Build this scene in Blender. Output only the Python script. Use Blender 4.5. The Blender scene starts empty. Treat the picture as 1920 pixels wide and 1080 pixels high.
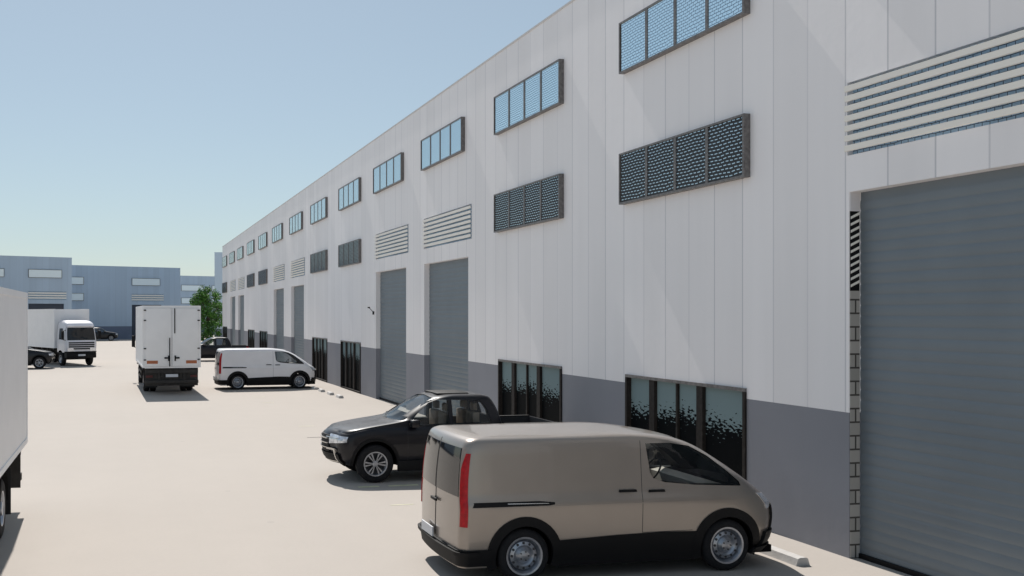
import bpy, bmesh, math, random
from mathutils import Vector, Matrix
random.seed(7)
sc = bpy.context.scene
COL = sc.collection
R = math.radians
# ------------------------------------------------------------------ camera model (street runs along +Y, long wall is the plane X = DW)
FPX, CX, HZ, H = 1850.0, 650.0, 590.0, 3.58
PHI = math.atan((CX-236)/FPX); CC, SS = math.cos(PHI), math.sin(PHI)
DW = CC*H/.337

# ------------------------------------------------------------------ materials
def mat(name, col, rough=.6, metal=0, spec=.5, var=.0, vscale=3, bump=0, bscale=30, coat=0):
    m = bpy.data.materials.new(name); m.use_nodes = True
    nt = m.node_tree; p = nt.nodes['Principled BSDF']
    p.inputs['Base Color'].default_value = (*col, 1); p.inputs['Roughness'].default_value = rough
    p.inputs['Metallic'].default_value = metal; p.inputs['Specular IOR Level'].default_value = spec
    p.inputs['Coat Weight'].default_value = coat; p.inputs['Coat Roughness'].default_value = .04
    tc = nt.nodes.new('ShaderNodeTexCoord')
    if var:
        n = nt.nodes.new('ShaderNodeTexNoise'); n.inputs['Scale'].default_value = vscale; n.inputs['Detail'].default_value = 6
        nt.links.new(tc.outputs['Object'], n.inputs['Vector'])
        r = nt.nodes.new('ShaderNodeMapRange'); r.inputs[1].default_value = .3; r.inputs[2].default_value = .7
        r.inputs[3].default_value = 1-var; r.inputs[4].default_value = 1+var
        nt.links.new(n.outputs['Fac'], r.inputs[0])
        v = nt.nodes.new('ShaderNodeVectorMath'); v.operation = 'SCALE'; v.inputs[0].default_value = col
        nt.links.new(r.outputs[0], v.inputs['Scale']); nt.links.new(v.outputs[0], p.inputs['Base Color'])
    if bump:
        n = nt.nodes.new('ShaderNodeTexNoise'); n.inputs['Scale'].default_value = bscale; n.inputs['Detail'].default_value = 4
        nt.links.new(tc.outputs['Object'], n.inputs['Vector'])
        b = nt.nodes.new('ShaderNodeBump'); b.inputs['Strength'].default_value = bump; b.inputs['Distance'].default_value = .02
        nt.links.new(n.outputs['Fac'], b.inputs['Height']); nt.links.new(b.outputs[0], p.inputs['Normal'])
    return m

class NB:
    """tiny node-graph helper"""
    def __init__(s, m): s.nt = m.node_tree; s.p = s.nt.nodes['Principled BSDF']; s.tc = s.n('TexCoord')
    def n(s, t, **k):
        x = s.nt.nodes.new('ShaderNode'+t)
        for a, b in k.items(): setattr(x, a, b)
        return x
    def l(s, a, b): s.nt.links.new(a, b)
    def m(s, op, a, b=None, c=None):
        x = s.n('Math', operation=op)
        for i, v in enumerate((a, b, c)):
            if v is None: continue
            if isinstance(v, (int, float)): x.inputs[i].default_value = v
            else: s.l(v, x.inputs[i])
        return x.outputs[0]
    def mix(s, f, a, b):
        x = s.n('Mix', data_type='RGBA')
        for k, v in ((0, f), (6, a), (7, b)):
            if isinstance(v, (int, float)): x.inputs[k].default_value = v
            elif isinstance(v, tuple): x.inputs[k].default_value = (*v, 1)
            else: s.l(v, x.inputs[k])
        return x.outputs[2]
    def noise(s, scale, detail=4, vec=None):
        x = s.n('TexNoise'); x.inputs['Scale'].default_value = scale; x.inputs['Detail'].default_value = detail
        s.l(vec if vec else s.tc.outputs['Object'], x.inputs['Vector']); return x.outputs['Fac']
    def vec(s, x=0, y=0, z=0):
        c = s.n('CombineXYZ')
        for i, v in enumerate((x, y, z)):
            if isinstance(v, (int, float)): c.inputs[i].default_value = v
            else: s.l(v, c.inputs[i])
        return c.outputs[0]

def panel_mat(name, col, seam, pitch=.83, seamw=.028, tone=.035):
    """vertical precast/sheet wall panels: joint lines and slight tone differences per panel (local x runs along the wall)"""
    m = mat(name, col, .55); g = NB(m)
    sp = g.n('SeparateXYZ'); g.l(g.tc.outputs['Object'], sp.inputs[0]); x, y, z = sp.outputs
    u = g.m('DIVIDE', x, pitch); fr = g.m('FRACT', u); ix = g.m('FLOOR', u)
    wn = g.n('TexWhiteNoise', noise_dimensions='1D'); g.l(ix, wn.inputs['W'])
    wn2 = g.n('TexWhiteNoise', noise_dimensions='1D'); g.l(g.m('ADD', ix, 37.3), wn2.inputs['W'])
    line = g.m('LESS_THAN', fr, seamw/pitch)
    line = g.m('MULTIPLY', line, g.m('MULTIPLY_ADD', wn2.outputs['Value'], .75, .25))
    t = g.m('MULTIPLY_ADD', wn.outputs['Value'], 2*tone, 1-tone)
    # streaky dirt running down
    st = g.noise(1.0, 5, g.vec(g.m('MULTIPLY', x, 2.2), 0, g.m('MULTIPLY', z, .12)))
    t = g.m('MULTIPLY', t, g.m('MULTIPLY_ADD', st, .10, .95))
    bl = g.noise(.35, 3)
    t = g.m('MULTIPLY', t, g.m('MULTIPLY_ADD', bl, .08, .96))
    sc_ = g.n('VectorMath', operation='SCALE'); sc_.inputs[0].default_value = col; g.l(t, sc_.inputs['Scale'])
    c = g.mix(line, sc_.outputs[0], seam)
    g.l(c, g.p.inputs['Base Color'])
    b = g.n('Bump'); b.inputs['Strength'].default_value = .12; b.inputs['Distance'].default_value = .02
    g.l(g.noise(5, 4), b.inputs['Height']); g.l(b.outputs[0], g.p.inputs['Normal'])
    return m

def moire_mat(name, glass, dark, rowh, colw, gap, rough=.12, metal=.85, seed=0.):
    """window glass with reflection moire painted in: sky-reflecting dashes between dark gaps"""
    m = mat(name, glass, rough, metal); g = NB(m)
    sp = g.n('SeparateXYZ'); g.l(g.tc.outputs['Object'], sp.inputs[0]); x, y, z = sp.outputs
    br = g.n('TexBrick'); br.offset = .5
    br.inputs['Scale'].default_value = 1; br.inputs['Brick Width'].default_value = colw; br.inputs['Row Height'].default_value = rowh
    br.inputs['Mortar Size'].default_value = gap; br.inputs['Mortar Smooth'].default_value = .3
    wob = g.m('MULTIPLY_ADD', g.noise(2.2, 2), .07, seed)
    g.l(g.vec(g.m('ADD', x, wob), g.m('ADD', z, wob), 0), br.inputs['Vector'])
    f = br.outputs['Fac']
    g.l(g.mix(f, glass, dark), g.p.inputs['Base Color'])
    g.l(g.m('MULTIPLY_ADD', f, -metal, metal), g.p.inputs['Metallic'])
    g.l(g.m('MULTIPLY_ADD', f, .6-rough, rough), g.p.inputs['Roughness'])
    return m

M = {}
M['wall'] = panel_mat('white wall panels', (.89, .865, .87), (.60, .59, .62))
M['plinth'] = mat('grey painted plinth', (.245, .25, .28), .7, var=.05, vscale=.6, bump=.1, bscale=8)
M['farwall'] = panel_mat('haze tinted wall panels', (.47, .57, .68), (.38, .46, .55), tone=.04)  # white panels with the blue of distance haze painted in
M['farplinth'] = mat('dark blue grey plinth', (.16, .19, .26), .7, var=.08, vscale=.5)
M['cap'] = mat('parapet capping', (.62, .60, .59), .5)
M['roof'] = mat('roof sheet', (.4, .4, .42), .6)
M['frame'] = mat('window frame bronze', (.15, .14, .137), .45, var=.35, vscale=14)
M['frame2'] = mat('shopfront frame', (.028, .024, .022), .6, spec=.15, var=.3, vscale=12)
M['glassup'] = moire_mat('upper window glass', (.74, .92, 1.0), (.10, .17, .27), .058, .13, .007)
M['glassmid'] = moire_mat('lower window glass', (.55, .66, .72), (.012, .015, .02), .062, .13, .027, seed=3.)
M['glassfar'] = mat('far window painted reflection', (.88, .97, .99), .25)  # bright sky reflection painted into the pane colour
M['slat'] = mat('louvre slats', (.90, .87, .81), .55)
M['slatback'] = moire_mat('louvre backing', (.42, .60, .76), (.05, .07, .11), .05, .12, .006, rough=.5, metal=0)
M['shutter'] = mat('roller shutter steel', (.175, .205, .23), .5, .15, var=.06, vscale=.8)
M['farshutter'] = mat('far shutter', (.05, .06, .085), .6)
M['black'] = mat('black plastic', (.005, .005, .006), .6, spec=.25)
M['under'] = mat('vehicle underside', (.005, .005, .006), .9, spec=.1)
M['rubber'] = mat('tyre rubber', (.014, .014, .016), .85, spec=.3, var=.2, vscale=20)
M['rim'] = mat('wheel rim metal', (.36, .38, .42), .32, .85, var=.15, vscale=12)
M['rimdark'] = mat('rim openings', (.03, .03, .035), .6)
M['beige'] = mat('metallic beige paint', (.325, .282, .246), .30, .45, coat=.7, var=.03, vscale=2)
M['vanwhite'] = mat('white van paint', (.80, .80, .83), .35, coat=.6, var=.03, vscale=2)
M['blackpaint'] = mat('black car paint', (.006, .006, .010), .35, .0, spec=.3, coat=.25)
M['truckwhite'] = mat('white truck panel', (.87, .865, .87), .5, var=.03, vscale=1.5)
M['cabpaint'] = mat('white cab paint', (.74, .74, .78), .35, coat=.5)
M['red'] = mat('red lamp lens', (.42, .004, .010), .35, spec=.3, coat=.15, var=.25, vscale=18)
M['dimred'] = mat('dull red lamp lens', (.09, .012, .010), .5)
M['orange'] = mat('orange reflector', (.42, .13, .05), .35, var=.1, vscale=30)
M['lamp'] = mat('headlamp glass', (.72, .74, .78), .15, .55, var=.3, vscale=16)
M['plate'] = mat('number plate', (.62, .64, .68), .5)
M['chrome'] = mat('chrome trim', (.62, .6, .57), .25, .8)
M['seat'] = mat('seat cloth', (.36, .29, .23), .8, var=.2, vscale=6)
M['dash'] = mat('pale dashboard', (.55, .5, .44), .6)
M['interior'] = mat('cabin lining', (.03, .03, .032), .8)
M['chassis'] = mat('chassis steel', (.025, .022, .02), .6, var=.5, vscale=5)
M['mudflap'] = mat('mud flap', (.012, .012, .014), .8)
M['stop'] = mat('concrete wheel stop', (.50, .485, .47), .8, var=.1, vscale=8, bump=.2)
M['bark'] = mat('bark', (.08, .055, .04), .9, var=.2, bump=.5)
M['line'] = mat('worn pale yellow paint', (.60, .60, .40), .7, var=.15, vscale=5)
M['oil'] = mat('old stain', (.30, .28, .26), .8)
def glass_mat(name, tint, refl=.0):
    m = bpy.data.materials.new(name); m.use_nodes = True; nt = m.node_tree; nt.nodes.clear()
    o = nt.nodes.new('ShaderNodeOutputMaterial'); mx = nt.nodes.new('ShaderNodeMixShader')
    t = nt.nodes.new('ShaderNodeBsdfTransparent'); t.inputs[0].default_value = (*tint, 1)
    gl = nt.nodes.new('ShaderNodeBsdfGlossy'); gl.inputs['Roughness'].default_value = .03; gl.inputs[0].default_value = (.9, .93, .95, 1)
    fr = nt.nodes.new('ShaderNodeFresnel'); fr.inputs[0].default_value = 1.5
    ad = nt.nodes.new('ShaderNodeMath'); ad.operation = 'ADD'; ad.inputs[1].default_value = refl
    nt.links.new(fr.outputs[0], ad.inputs[0]); nt.links.new(ad.outputs[0], mx.inputs[0])
    nt.links.new(t.outputs[0], mx.inputs[1]); nt.links.new(gl.outputs[0], mx.inputs[2]); nt.links.new(mx.outputs[0], o.inputs[0])
    return m
M['carglass'] = glass_mat('vehicle glass', (.82, .85, .85))
M['darkglass'] = mat('dark tinted glass', (.01, .01, .01), .06, spec=.6)
# ground: pale concrete yard
def ground_mat():
    m = mat('pale concrete yard', (.6, .56, .52), .85, spec=.25); g = NB(m)
    a = g.noise(.12, 5); b = g.noise(1.3, 6); c = g.noise(14, 5)
    t = g.m('MULTIPLY_ADD', a, .10, .95); t = g.m('MULTIPLY', t, g.m('MULTIPLY_ADD', b, .05, .975)); t = g.m('MULTIPLY', t, g.m('MULTIPLY_ADD', c, .05, .975))
    v = g.n('TexVoronoi'); v.inputs['Scale'].default_value = .55; g.l(g.tc.outputs['Object'], v.inputs['Vector'])
    sp = g.m('LESS_THAN', v.outputs['Distance'], .035); sp = g.m('MULTIPLY', sp, .35)
    # faint tyre wear bands along the lane
    s = g.n('SeparateXYZ'); g.l(g.tc.outputs['Object'], s.inputs[0])
    lane = g.noise(1, 3, g.vec(g.m('MULTIPLY', s.outputs[0], .9), g.m('MULTIPLY', s.outputs[1], .02), 0))
    t = g.m('MULTIPLY', t, g.m('MULTIPLY_ADD', lane, .06, .97))
    w = g.n('VectorMath', operation='SCALE'); w.inputs[0].default_value = (.415, .378, .342); g.l(t, w.inputs['Scale'])
    g.l(g.mix(sp, w.outputs[0], (.3, .28, .26)), g.p.inputs['Base Color'])
    bb = g.n('Bump'); bb.inputs['Strength'].default_value = .15; bb.inputs['Distance'].default_value = .02
    g.l(c, bb.inputs['Height']); g.l(bb.outputs[0], g.p.inputs['Normal'])
    return m
M['ground'] = ground_mat()
def cmu_mat():
    m = mat('concrete blockwork', (.36, .35, .33), .9); g = NB(m)
    sp = g.n('SeparateXYZ'); g.l(g.tc.outputs['Object'], sp.inputs[0]); x, y, z = sp.outputs
    br = g.n('TexBrick'); br.offset = .5; br.inputs['Scale'].default_value = 1
    br.inputs['Brick Width'].default_value = .4; br.inputs['Row Height'].default_value = .2
    br.inputs['Mortar Size'].default_value = .014; br.inputs['Mortar Smooth'].default_value = .1
    br.inputs['Color1'].default_value = (.43, .41, .385, 1); br.inputs['Color2'].default_value = (.33, .32, .30, 1); br.inputs['Mortar'].default_value = (.07, .065, .06, 1)
    g.l(g.vec(g.m('ADD', y, .10), z, 0), br.inputs['Vector']); g.l(br.outputs['Color'], g.p.inputs['Base Color'])
    return m
M['cmu'] = cmu_mat()
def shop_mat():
    """shopfront glass: dark, with a speckled pale reflection painted over its upper third"""
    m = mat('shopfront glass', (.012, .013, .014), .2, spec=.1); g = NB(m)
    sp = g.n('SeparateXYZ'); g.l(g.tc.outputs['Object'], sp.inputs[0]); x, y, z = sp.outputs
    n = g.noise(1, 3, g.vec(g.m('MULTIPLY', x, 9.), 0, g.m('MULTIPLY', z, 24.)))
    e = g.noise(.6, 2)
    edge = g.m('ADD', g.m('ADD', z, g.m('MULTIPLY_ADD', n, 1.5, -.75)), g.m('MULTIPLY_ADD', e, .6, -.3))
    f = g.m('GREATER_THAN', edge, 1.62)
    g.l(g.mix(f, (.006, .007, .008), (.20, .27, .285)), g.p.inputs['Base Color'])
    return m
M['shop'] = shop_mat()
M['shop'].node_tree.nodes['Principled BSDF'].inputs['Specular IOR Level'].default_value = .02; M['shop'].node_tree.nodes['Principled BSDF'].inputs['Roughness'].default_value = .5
def leaf_mat(name, a, b):
    m = mat(name, a, .5); g = NB(m)
    oi = g.n('NewGeometry'); g.l(g.mix(oi.outputs['Random Per Island'], a, b), g.p.inputs['Base Color'])
    g.p.inputs['Subsurface Weight'].default_value = 0
    return m
M['leaf'] = leaf_mat('leaves', (.018, .065, .012), (.11, .30, .035))

# ------------------------------------------------------------------ object helpers
def link(name, me, parent=None):
    o = bpy.data.objects.new(name, me); COL.objects.link(o)
    if parent: o.parent = parent
    return o
def tag(o, label=None, cat=None, group=None, kind=None):
    for k, v in (('label', label), ('category', cat), ('group', group), ('kind', kind)):
        if v: o[k] = v
    return o
def empty(name, loc=(0,0,0), rz=0):
    o = bpy.data.objects.new(name, None); COL.objects.link(o); o.location = loc; o.rotation_euler.z = rz
    o.empty_display_size = .3; return o
def copy_tree(o, parent=None):
    c = o.copy(); COL.objects.link(c)
    if parent: c.parent = parent
    for ch in list(o.children): copy_tree(ch, c)
    return c
class MB:
    def __init__(s, *mats): s.bm = bmesh.new(); s.mats = mats or ('black',)
    def quad(s, pts, mi=0, smooth=False):
        f = s.bm.faces.new([s.bm.verts.new(p) for p in pts]); f.material_index = mi; f.smooth = smooth; return f
    def box(s, x0, x1, y0, y1, z0, z1, mi=0, bev=0):
        vs = [s.bm.verts.new(p) for p in ((x0,y0,z0),(x1,y0,z0),(x1,y1,z0),(x0,y1,z0),(x0,y0,z1),(x1,y0,z1),(x1,y1,z1),(x0,y1,z1))]
        fs = [s.bm.faces.new([vs[i] for i in q]) for q in ((3,2,1,0),(4,5,6,7),(0,1,5,4),(1,2,6,5),(2,3,7,6),(3,0,4,7))]
        for f in fs: f.material_index = mi
        if bev:
            es = list({e for f in fs for e in f.edges})
            r = bmesh.ops.bevel(s.bm, geom=es, offset=bev, segments=2, affect='EDGES', profile=.6)
            for f in r['faces']: f.material_index = mi
        return s
    def prism(s, pts, y0, y1, mi=0):
        """polygon in x,z extruded along y"""
        a = [s.bm.verts.new((x, y0, z)) for x, z in pts]; b = [s.bm.verts.new((x, y1, z)) for x, z in pts]
        n = len(pts); fs = [s.bm.faces.new(a), s.bm.faces.new(b[::-1])]
        for i in range(n): fs.append(s.bm.faces.new((a[i], b[i], b[(i+1)%n], a[(i+1)%n])))
        for f in fs: f.material_index = mi
        return s
    def tube(s, p, q, r, n=10, mi=0, r2=None):
        p, q = Vector(p), Vector(q); d = (q-p).normalized(); u = d.orthogonal().normalized(); v = d.cross(u); r2 = r if r2 is None else r2
        A = [s.bm.verts.new(p+(u*math.cos(t)+v*math.sin(t))*r) for t in [2*math.pi*i/n for i in range(n)]]
        B = [s.bm.verts.new(q+(u*math.cos(t)+v*math.sin(t))*r2) for t in [2*math.pi*i/n for i in range(n)]]
        for i in range(n):
            f = s.bm.faces.new((A[i], A[(i+1)%n], B[(i+1)%n], B[i])); f.smooth = True; f.material_index = mi
        for c in (A[::-1], B): f = s.bm.faces.new(c); f.material_index = mi
        return s
    def lathe(s, prof, n=40, mi=0, c=(0,0,0)):
        """profile (r, y) revolved about the y axis"""
        rings = []
        for r, y in prof:
            rings.append([s.bm.verts.new((c[0]+r*math.cos(2*math.pi*i/n), c[1]+y, c[2]+r*math.sin(2*math.pi*i/n))) for i in range(n)])
        for a, b in zip(rings, rings[1:]):
            for i in range(n):
                f = s.bm.faces.new((a[i], a[(i+1)%n], b[(i+1)%n], b[i])); f.smooth = True; f.material_index = mi
        return s
    def me(s, name, fix=True, sharp=35):
        if fix: bmesh.ops.recalc_face_normals(s.bm, faces=s.bm.faces)
        me = bpy.data.meshes.new(name); s.bm.to_mesh(me); s.bm.free()
        for m in s.mats: me.materials.append(M[m])
        if sharp: me.set_sharp_from_angle(angle=R(sharp))
        return me
    def build(s, name, parent=None, **k): return link(name, s.me(name, **k), parent)

# ------------------------------------------------------------------ curved vehicle bodies made of horizontal slices
def interp(tab):
    xs = [a for a, b in tab]; ys = [b for a, b in tab]; n = len(xs)
    d = [(ys[i+1]-ys[i])/(xs[i+1]-xs[i]) for i in range(n-1)]
    m = [d[0]]+[0 if d[i-1]*d[i] <= 0 else 2*d[i-1]*d[i]/(d[i-1]+d[i]) for i in range(1, n-1)]+[d[-1]]
    def f(x):
        if x <= xs[0]: return ys[0]
        if x >= xs[-1]: return ys[-1]
        i = max(j for j in range(n-1) if xs[j] <= x); h = xs[i+1]-xs[i]; t = (x-xs[i])/h
        return ((2*t**3-3*t*t+1)*ys[i]+(t**3-2*t*t+t)*h*m[i]+(-2*t**3+3*t*t)*ys[i+1]+(t**3-t*t)*h*m[i+1])
    return f
class Slice:
    def __init__(s, Xr, Xf, W, rc=(.12,.14,.05), fc=(.45,.35,.12)):
        s.Xr, s.Xf, s.W = interp(Xr), interp(Xf), interp(W); s.rc, s.fc = rc, fc
    def P(s, t, z, side=1, off=0.):
        W, xr, xf = s.W(z), s.Xr(z), s.Xf(z)
        rx, ry, rb = s.rc; fx, fy, fb = s.fc(z) if callable(s.fc) else s.fc
        if t <= 1: y = (W-ry)*t; x = xr+rb*t*t; n = (-1, 0)
        elif t <= 2:
            a = (t-1)*math.pi/2; x = xr+rb+rx*(1-math.cos(a)); y = W-ry+ry*math.sin(a); n = (-math.cos(a), math.sin(a))
        elif t <= 3: x0, x1 = xr+rb+rx, xf-fb-fx; x = x0+(x1-x0)*(t-2); y = W; n = (0, 1)
        elif t <= 4:
            a = (t-3)*math.pi/2; x = xf-fb-fx+fx*math.sin(a); y = W-fy+fy*math.cos(a); n = (math.sin(a), math.cos(a))
        else: k = 5-t; y = (W-fy)*k; x = xf-fb*k*k; n = (1, 0)
        return Vector((x+n[0]*off, (y+n[1]*off)*side, z))
    def y_at(s, x, z):
        W, xr, xf = s.W(z), s.Xr(z), s.Xf(z)
        rx, ry, rb = s.rc; fx, fy, fb = s.fc(z) if callable(s.fc) else s.fc
        if x < xr+rb+rx: k = min(1, (xr+rb+rx-x)/rx); return W-ry+ry*math.sqrt(max(0, 1-k*k))
        if x > xf-fb-fx: k = min(1, (x-(xf-fb-fx))/fx); return W-fy+fy*math.sqrt(max(0, 1-k*k))
        return W
    def solid(s, zs, mats, nseg=(6,5,22,8,6), crown=.02, mfun=None):
        b = MB(*mats); bm = b.bm
        ts = []
        for i, n in enumerate(nseg): ts += [i+k/n for k in range(n)]
        ts.append(5.)
        rings = []
        for z in zs:
            ring = [s.P(t, z, 1) for t in ts]+[s.P(t, z, -1) for t in ts[-2:0:-1]]
            rings.append(ring)
        top = rings[-1]; zc = zs[-1]
        for k, c in ((.75, .45), (.45, .8), (.15, .98)):
            cx = sum(p.x for p in top)/len(top)
            rings.append([Vector((cx+(p.x-cx)*k, p.y*k, zc+crown*c)) for p in top])
        V = [[bm.verts.new(p) for p in r] for r in rings]
        n = len(V[0])
        for a, c in zip(V, V[1:]):
            for i in range(n):
                f = bm.faces.new((a[i], a[(i+1)%n], c[(i+1)%n], c[i])); f.smooth = True
                if mfun: f.material_index = mfun(f.calc_center_median())
        f = bm.faces.new(V[0][::-1]); f.material_index = len(mats)-1
        f = bm.faces.new(V[-1]); f.smooth = True
        bmesh.ops.recalc_face_normals(bm, faces=bm.faces)
        return b
    def patch(s, b, t0, t1, z0, z1, off, side=1, nt=10, nz=6, mi=0, thick=None, shape=None):
        """raised patch following the skin; shape(u,v)->(u,v) may reshape its outline"""
        thick = off if thick is None else thick
        A, B = [], []
        for j in range(nz+1):
            ra, rb = [], []
            for i in range(nt+1):
                u, v = i/nt, j/nz
                if shape: u, v = shape(u, v)
                t, z = t0+(t1-t0)*u, z0+(z1-z0)*v
                ra.append(b.bm.verts.new(s.P(t, z, side, off))); rb.append(b.bm.verts.new(s.P(t, z, side, off-thick-.004)))
            A.append(ra); B.append(rb)
        def face(*v): 
            f = b.bm.faces.new(v); f.smooth = True; f.material_index = mi
        for j in range(nz):
            for i in range(nt):
                face(A[j][i], A[j][i+1], A[j+1][i+1], A[j+1][i])
        for j in range(nz):
            face(A[j][0], A[j+1][0], B[j+1][0], B[j][0]); face(A[j][nt], B[j][nt], B[j+1][nt], A[j+1][nt])
        for i in range(nt):
            face(A[0][i], B[0][i], B[0][i+1], A[0][i+1]); face(A[nz][i], A[nz][i+1], B[nz][i+1], B[nz][i])
    def poly(s, b, pts, off, side=1, mi=0, step=.12, thick=.01):
        """side decal given by its x,z outline, draped on the side"""
        t = bmesh.new(); f = t.faces.new([t.verts.new((x, 0, z)) for x, z in pts])
        xs = [p[0] for p in pts]; zs = [p[1] for p in pts]
        for lo, hi, ax in ((min(xs), max(xs), 0), (min(zs), max(zs), 2)):
            c = lo+step
            while c < hi-.01:
                no = (1,0,0) if ax == 0 else (0,0,1); co = (c,0,0) if ax == 0 else (0,0,c)
                bmesh.ops.bisect_plane(t, geom=t.verts[:]+t.edges[:]+t.faces[:], plane_co=co, plane_no=no); c += step
        for v in t.verts: v.co.y = side*(s.y_at(v.co.x, v.co.z)+off)
        bmesh.ops.recalc_face_normals(t, faces=t.faces)
        if thick:
            vd = {v: v.co.copy() for v in t.verts}
            r = bmesh.ops.extrude_face_region(t, geom=t.faces[:])
            for v in r['geom']:
                if isinstance(v, bmesh.types.BMVert): v.co.y -= side*thick
        mp = {}
        for v in t.verts: mp[v] = b.bm.verts.new(v.co)
        for f in t.faces:
            try: g = b.bm.faces.new([mp[v] for v in f.verts]); g.smooth = True; g.material_index = mi
            except ValueError: pass
        t.free()
def boolean(o, cutter_mb, op='DIFFERENCE'):
    c = cutter_mb.build('cutter'); 
    m = o.modifiers.new('b', 'BOOLEAN'); m.operation = op; m.object = c; m.solver = 'EXACT'; m.material_mode = 'TRANSFER'
    dg = bpy.context.evaluated_depsgraph_get(); dg.update()
    me = bpy.data.meshes.new_from_object(o.evaluated_get(dg), depsgraph=dg)
    o.modifiers.clear(); o.data = me; bpy.data.objects.remove(c)
def finish(o, ang=32):
    for p in o.data.polygons: p.use_smooth = True
    o.data.set_sharp_from_angle(angle=R(ang))
def ring_arch(s, b, cx, cz, r0, r1, z0, off, side, mi=0, n=26, th=.02):
    """wheel-arch cladding on the body side, as an annulus in x,z down to z0"""
    a0 = math.asin(max(-1, (z0-cz)/r0)); A = []
    for i in range(n+1):
        a = a0+(math.pi-2*a0)*i/n; row = []
        for k in range(3):
            r = r0+(r1-r0)*k/2; x, z = cx+r*math.cos(a), cz+r*math.sin(a)
            y = s.y_at(x, max(z, .25)); row.append((x, y, z))
        A.append(row)
    vo = [[b.bm.verts.new((x, side*(y+off), z)) for x, y, z in r] for r in A]
    vi = [[b.bm.verts.new((x, side*(y-.05), z)) for x, y, z in r] for r in A]
    for i in range(n):
        for k in range(2):
            f = b.bm.faces.new((vo[i][k], vo[i+1][k], vo[i+1][k+1], vo[i][k+1])); f.smooth = True; f.material_index = mi
        for k in (0, 2):
            f = b.bm.faces.new((vo[i][k], vo[i+1][k], vi[i+1][k], vi[i][k])); f.smooth = True; f.material_index = mi
def cyl_y(b, cx, cz, r, y0, y1, n=40, mi=0):
    A = [b.bm.verts.new((cx+r*math.cos(2*math.pi*i/n), y0, cz+r*math.sin(2*math.pi*i/n))) for i in range(n)]
    B = [b.bm.verts.new((v.co.x, y1, v.co.z)) for v in A]
    for i in range(n): b.bm.faces.new((A[i], A[(i+1)%n], B[(i+1)%n], B[i])).material_index = mi
    b.bm.faces.new(A[::-1]).material_index = mi; b.bm.faces.new(B).material_index = mi
    return b
# ------------------------------------------------------------------ wheels (outer face towards -y)
WM = {}
def wheel_meshes(kind, r, w, rr):
    if kind in WM: return WM[kind]
    b = MB('rubber'); h = w/2
    b.lathe([(rr-.01, h-.02), (rr+.03, h), (r-.05, h), (r-.015, h-.02), (r, h-.05), (r, -h+.05), (r-.015, -h+.02), (r-.05, -h), (rr+.03, -h), (rr, -h+.012), (rr-.012, -h+.03)], 48)
    tyre = b.me('tyre')
    b = MB('rim', 'rimdark')
    b.lathe([(rr, -h+.008), (rr+.012, -h+.0), (rr-.012, -h+.004), (rr-.03, -h+.03), (rr-.045, -h+.075)], 48)
    if kind == 'truck':
        b.lathe([(rr-.045, -h+.075), (rr*.55, -h+.10), (rr*.42, -h+.02), (rr*.40, -h+.0), (.001, -h-.01)], 36)
        for k in range(8):
            a = 2*math.pi*(k+.5)/8; b.tube((rr*.70*math.cos(a), -h+.115, rr*.70*math.sin(a)), (rr*.70*math.cos(a), -h+.075, rr*.70*math.sin(a)), .035, 10, 1)
    elif kind == 'van':
        b.lathe([(rr-.045, -h+.075), (rr*.76, -h+.045), (rr*.58, -h+.03), (rr*.46, -h+.055), (rr*.36, -h+.03), (rr*.30, -h+.012), (rr*.12, -h+.004), (.001, -h+.002)], 40)
        for k in range(12):
            a = 2*math.pi*k/12; b.tube((rr*.68*math.cos(a), -h+.05, rr*.68*math.sin(a)), (rr*.68*math.cos(a), -h+.032, rr*.68*math.sin(a)), .018, 10, 1)
        for k in range(5):
            a = 2*math.pi*k/5; b.tube((rr*.24*math.cos(a), -h+.02, rr*.24*math.sin(a)), (rr*.24*math.cos(a), -h-.004, rr*.24*math.sin(a)), .010, 6, 1)
    else:
        b.lathe([(rr-.045, -h+.075), (rr*.5, -h+.12), (.001, -h+.12)], 40, 1)
        b.lathe([(rr*.28, -h+.10), (rr*.25, -h+.02), (rr*.1, -h+.012), (.001, -h+.012)], 24)
        for k in range(6):
            a0 = 2*math.pi*k/6
            for da in (-.17, .17):
                p = lambda q, a, y: (q*math.cos(a), y, q*math.sin(a))
                ri, ro = rr*.2, rr*.96; wi, wo = .09, .10/1.3
                P = [p(ri, a0+da*.9-wi*1.2, -h+.02), p(ri, a0+da*.9+wi*1.2, -h+.02), p(ro, a0+da+wo, -h+.022), p(ro, a0+da-wo, -h+.022)]
                Q = [(x, y+.05, z) for x, y, z in P]
                b.quad(P)
                for i in range(4): b.quad((P[i], P[(i+1)%4], Q[(i+1)%4], Q[i]))
    rim = b.me('rim')
    WM[kind] = (tyre, rim); return WM[kind]
def add_wheel(root, kind, x, y, r, w, rr, flip=False):
    tm, rm = wheel_meshes(kind, r, w, rr)
    e = link('wheel', None, root); e.location = (x, y, r); e.rotation_euler.z = math.pi if flip else 0; e.empty_display_size = .2
    link('tyre', tm, e); link('rim', rm, e)
    return e

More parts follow.
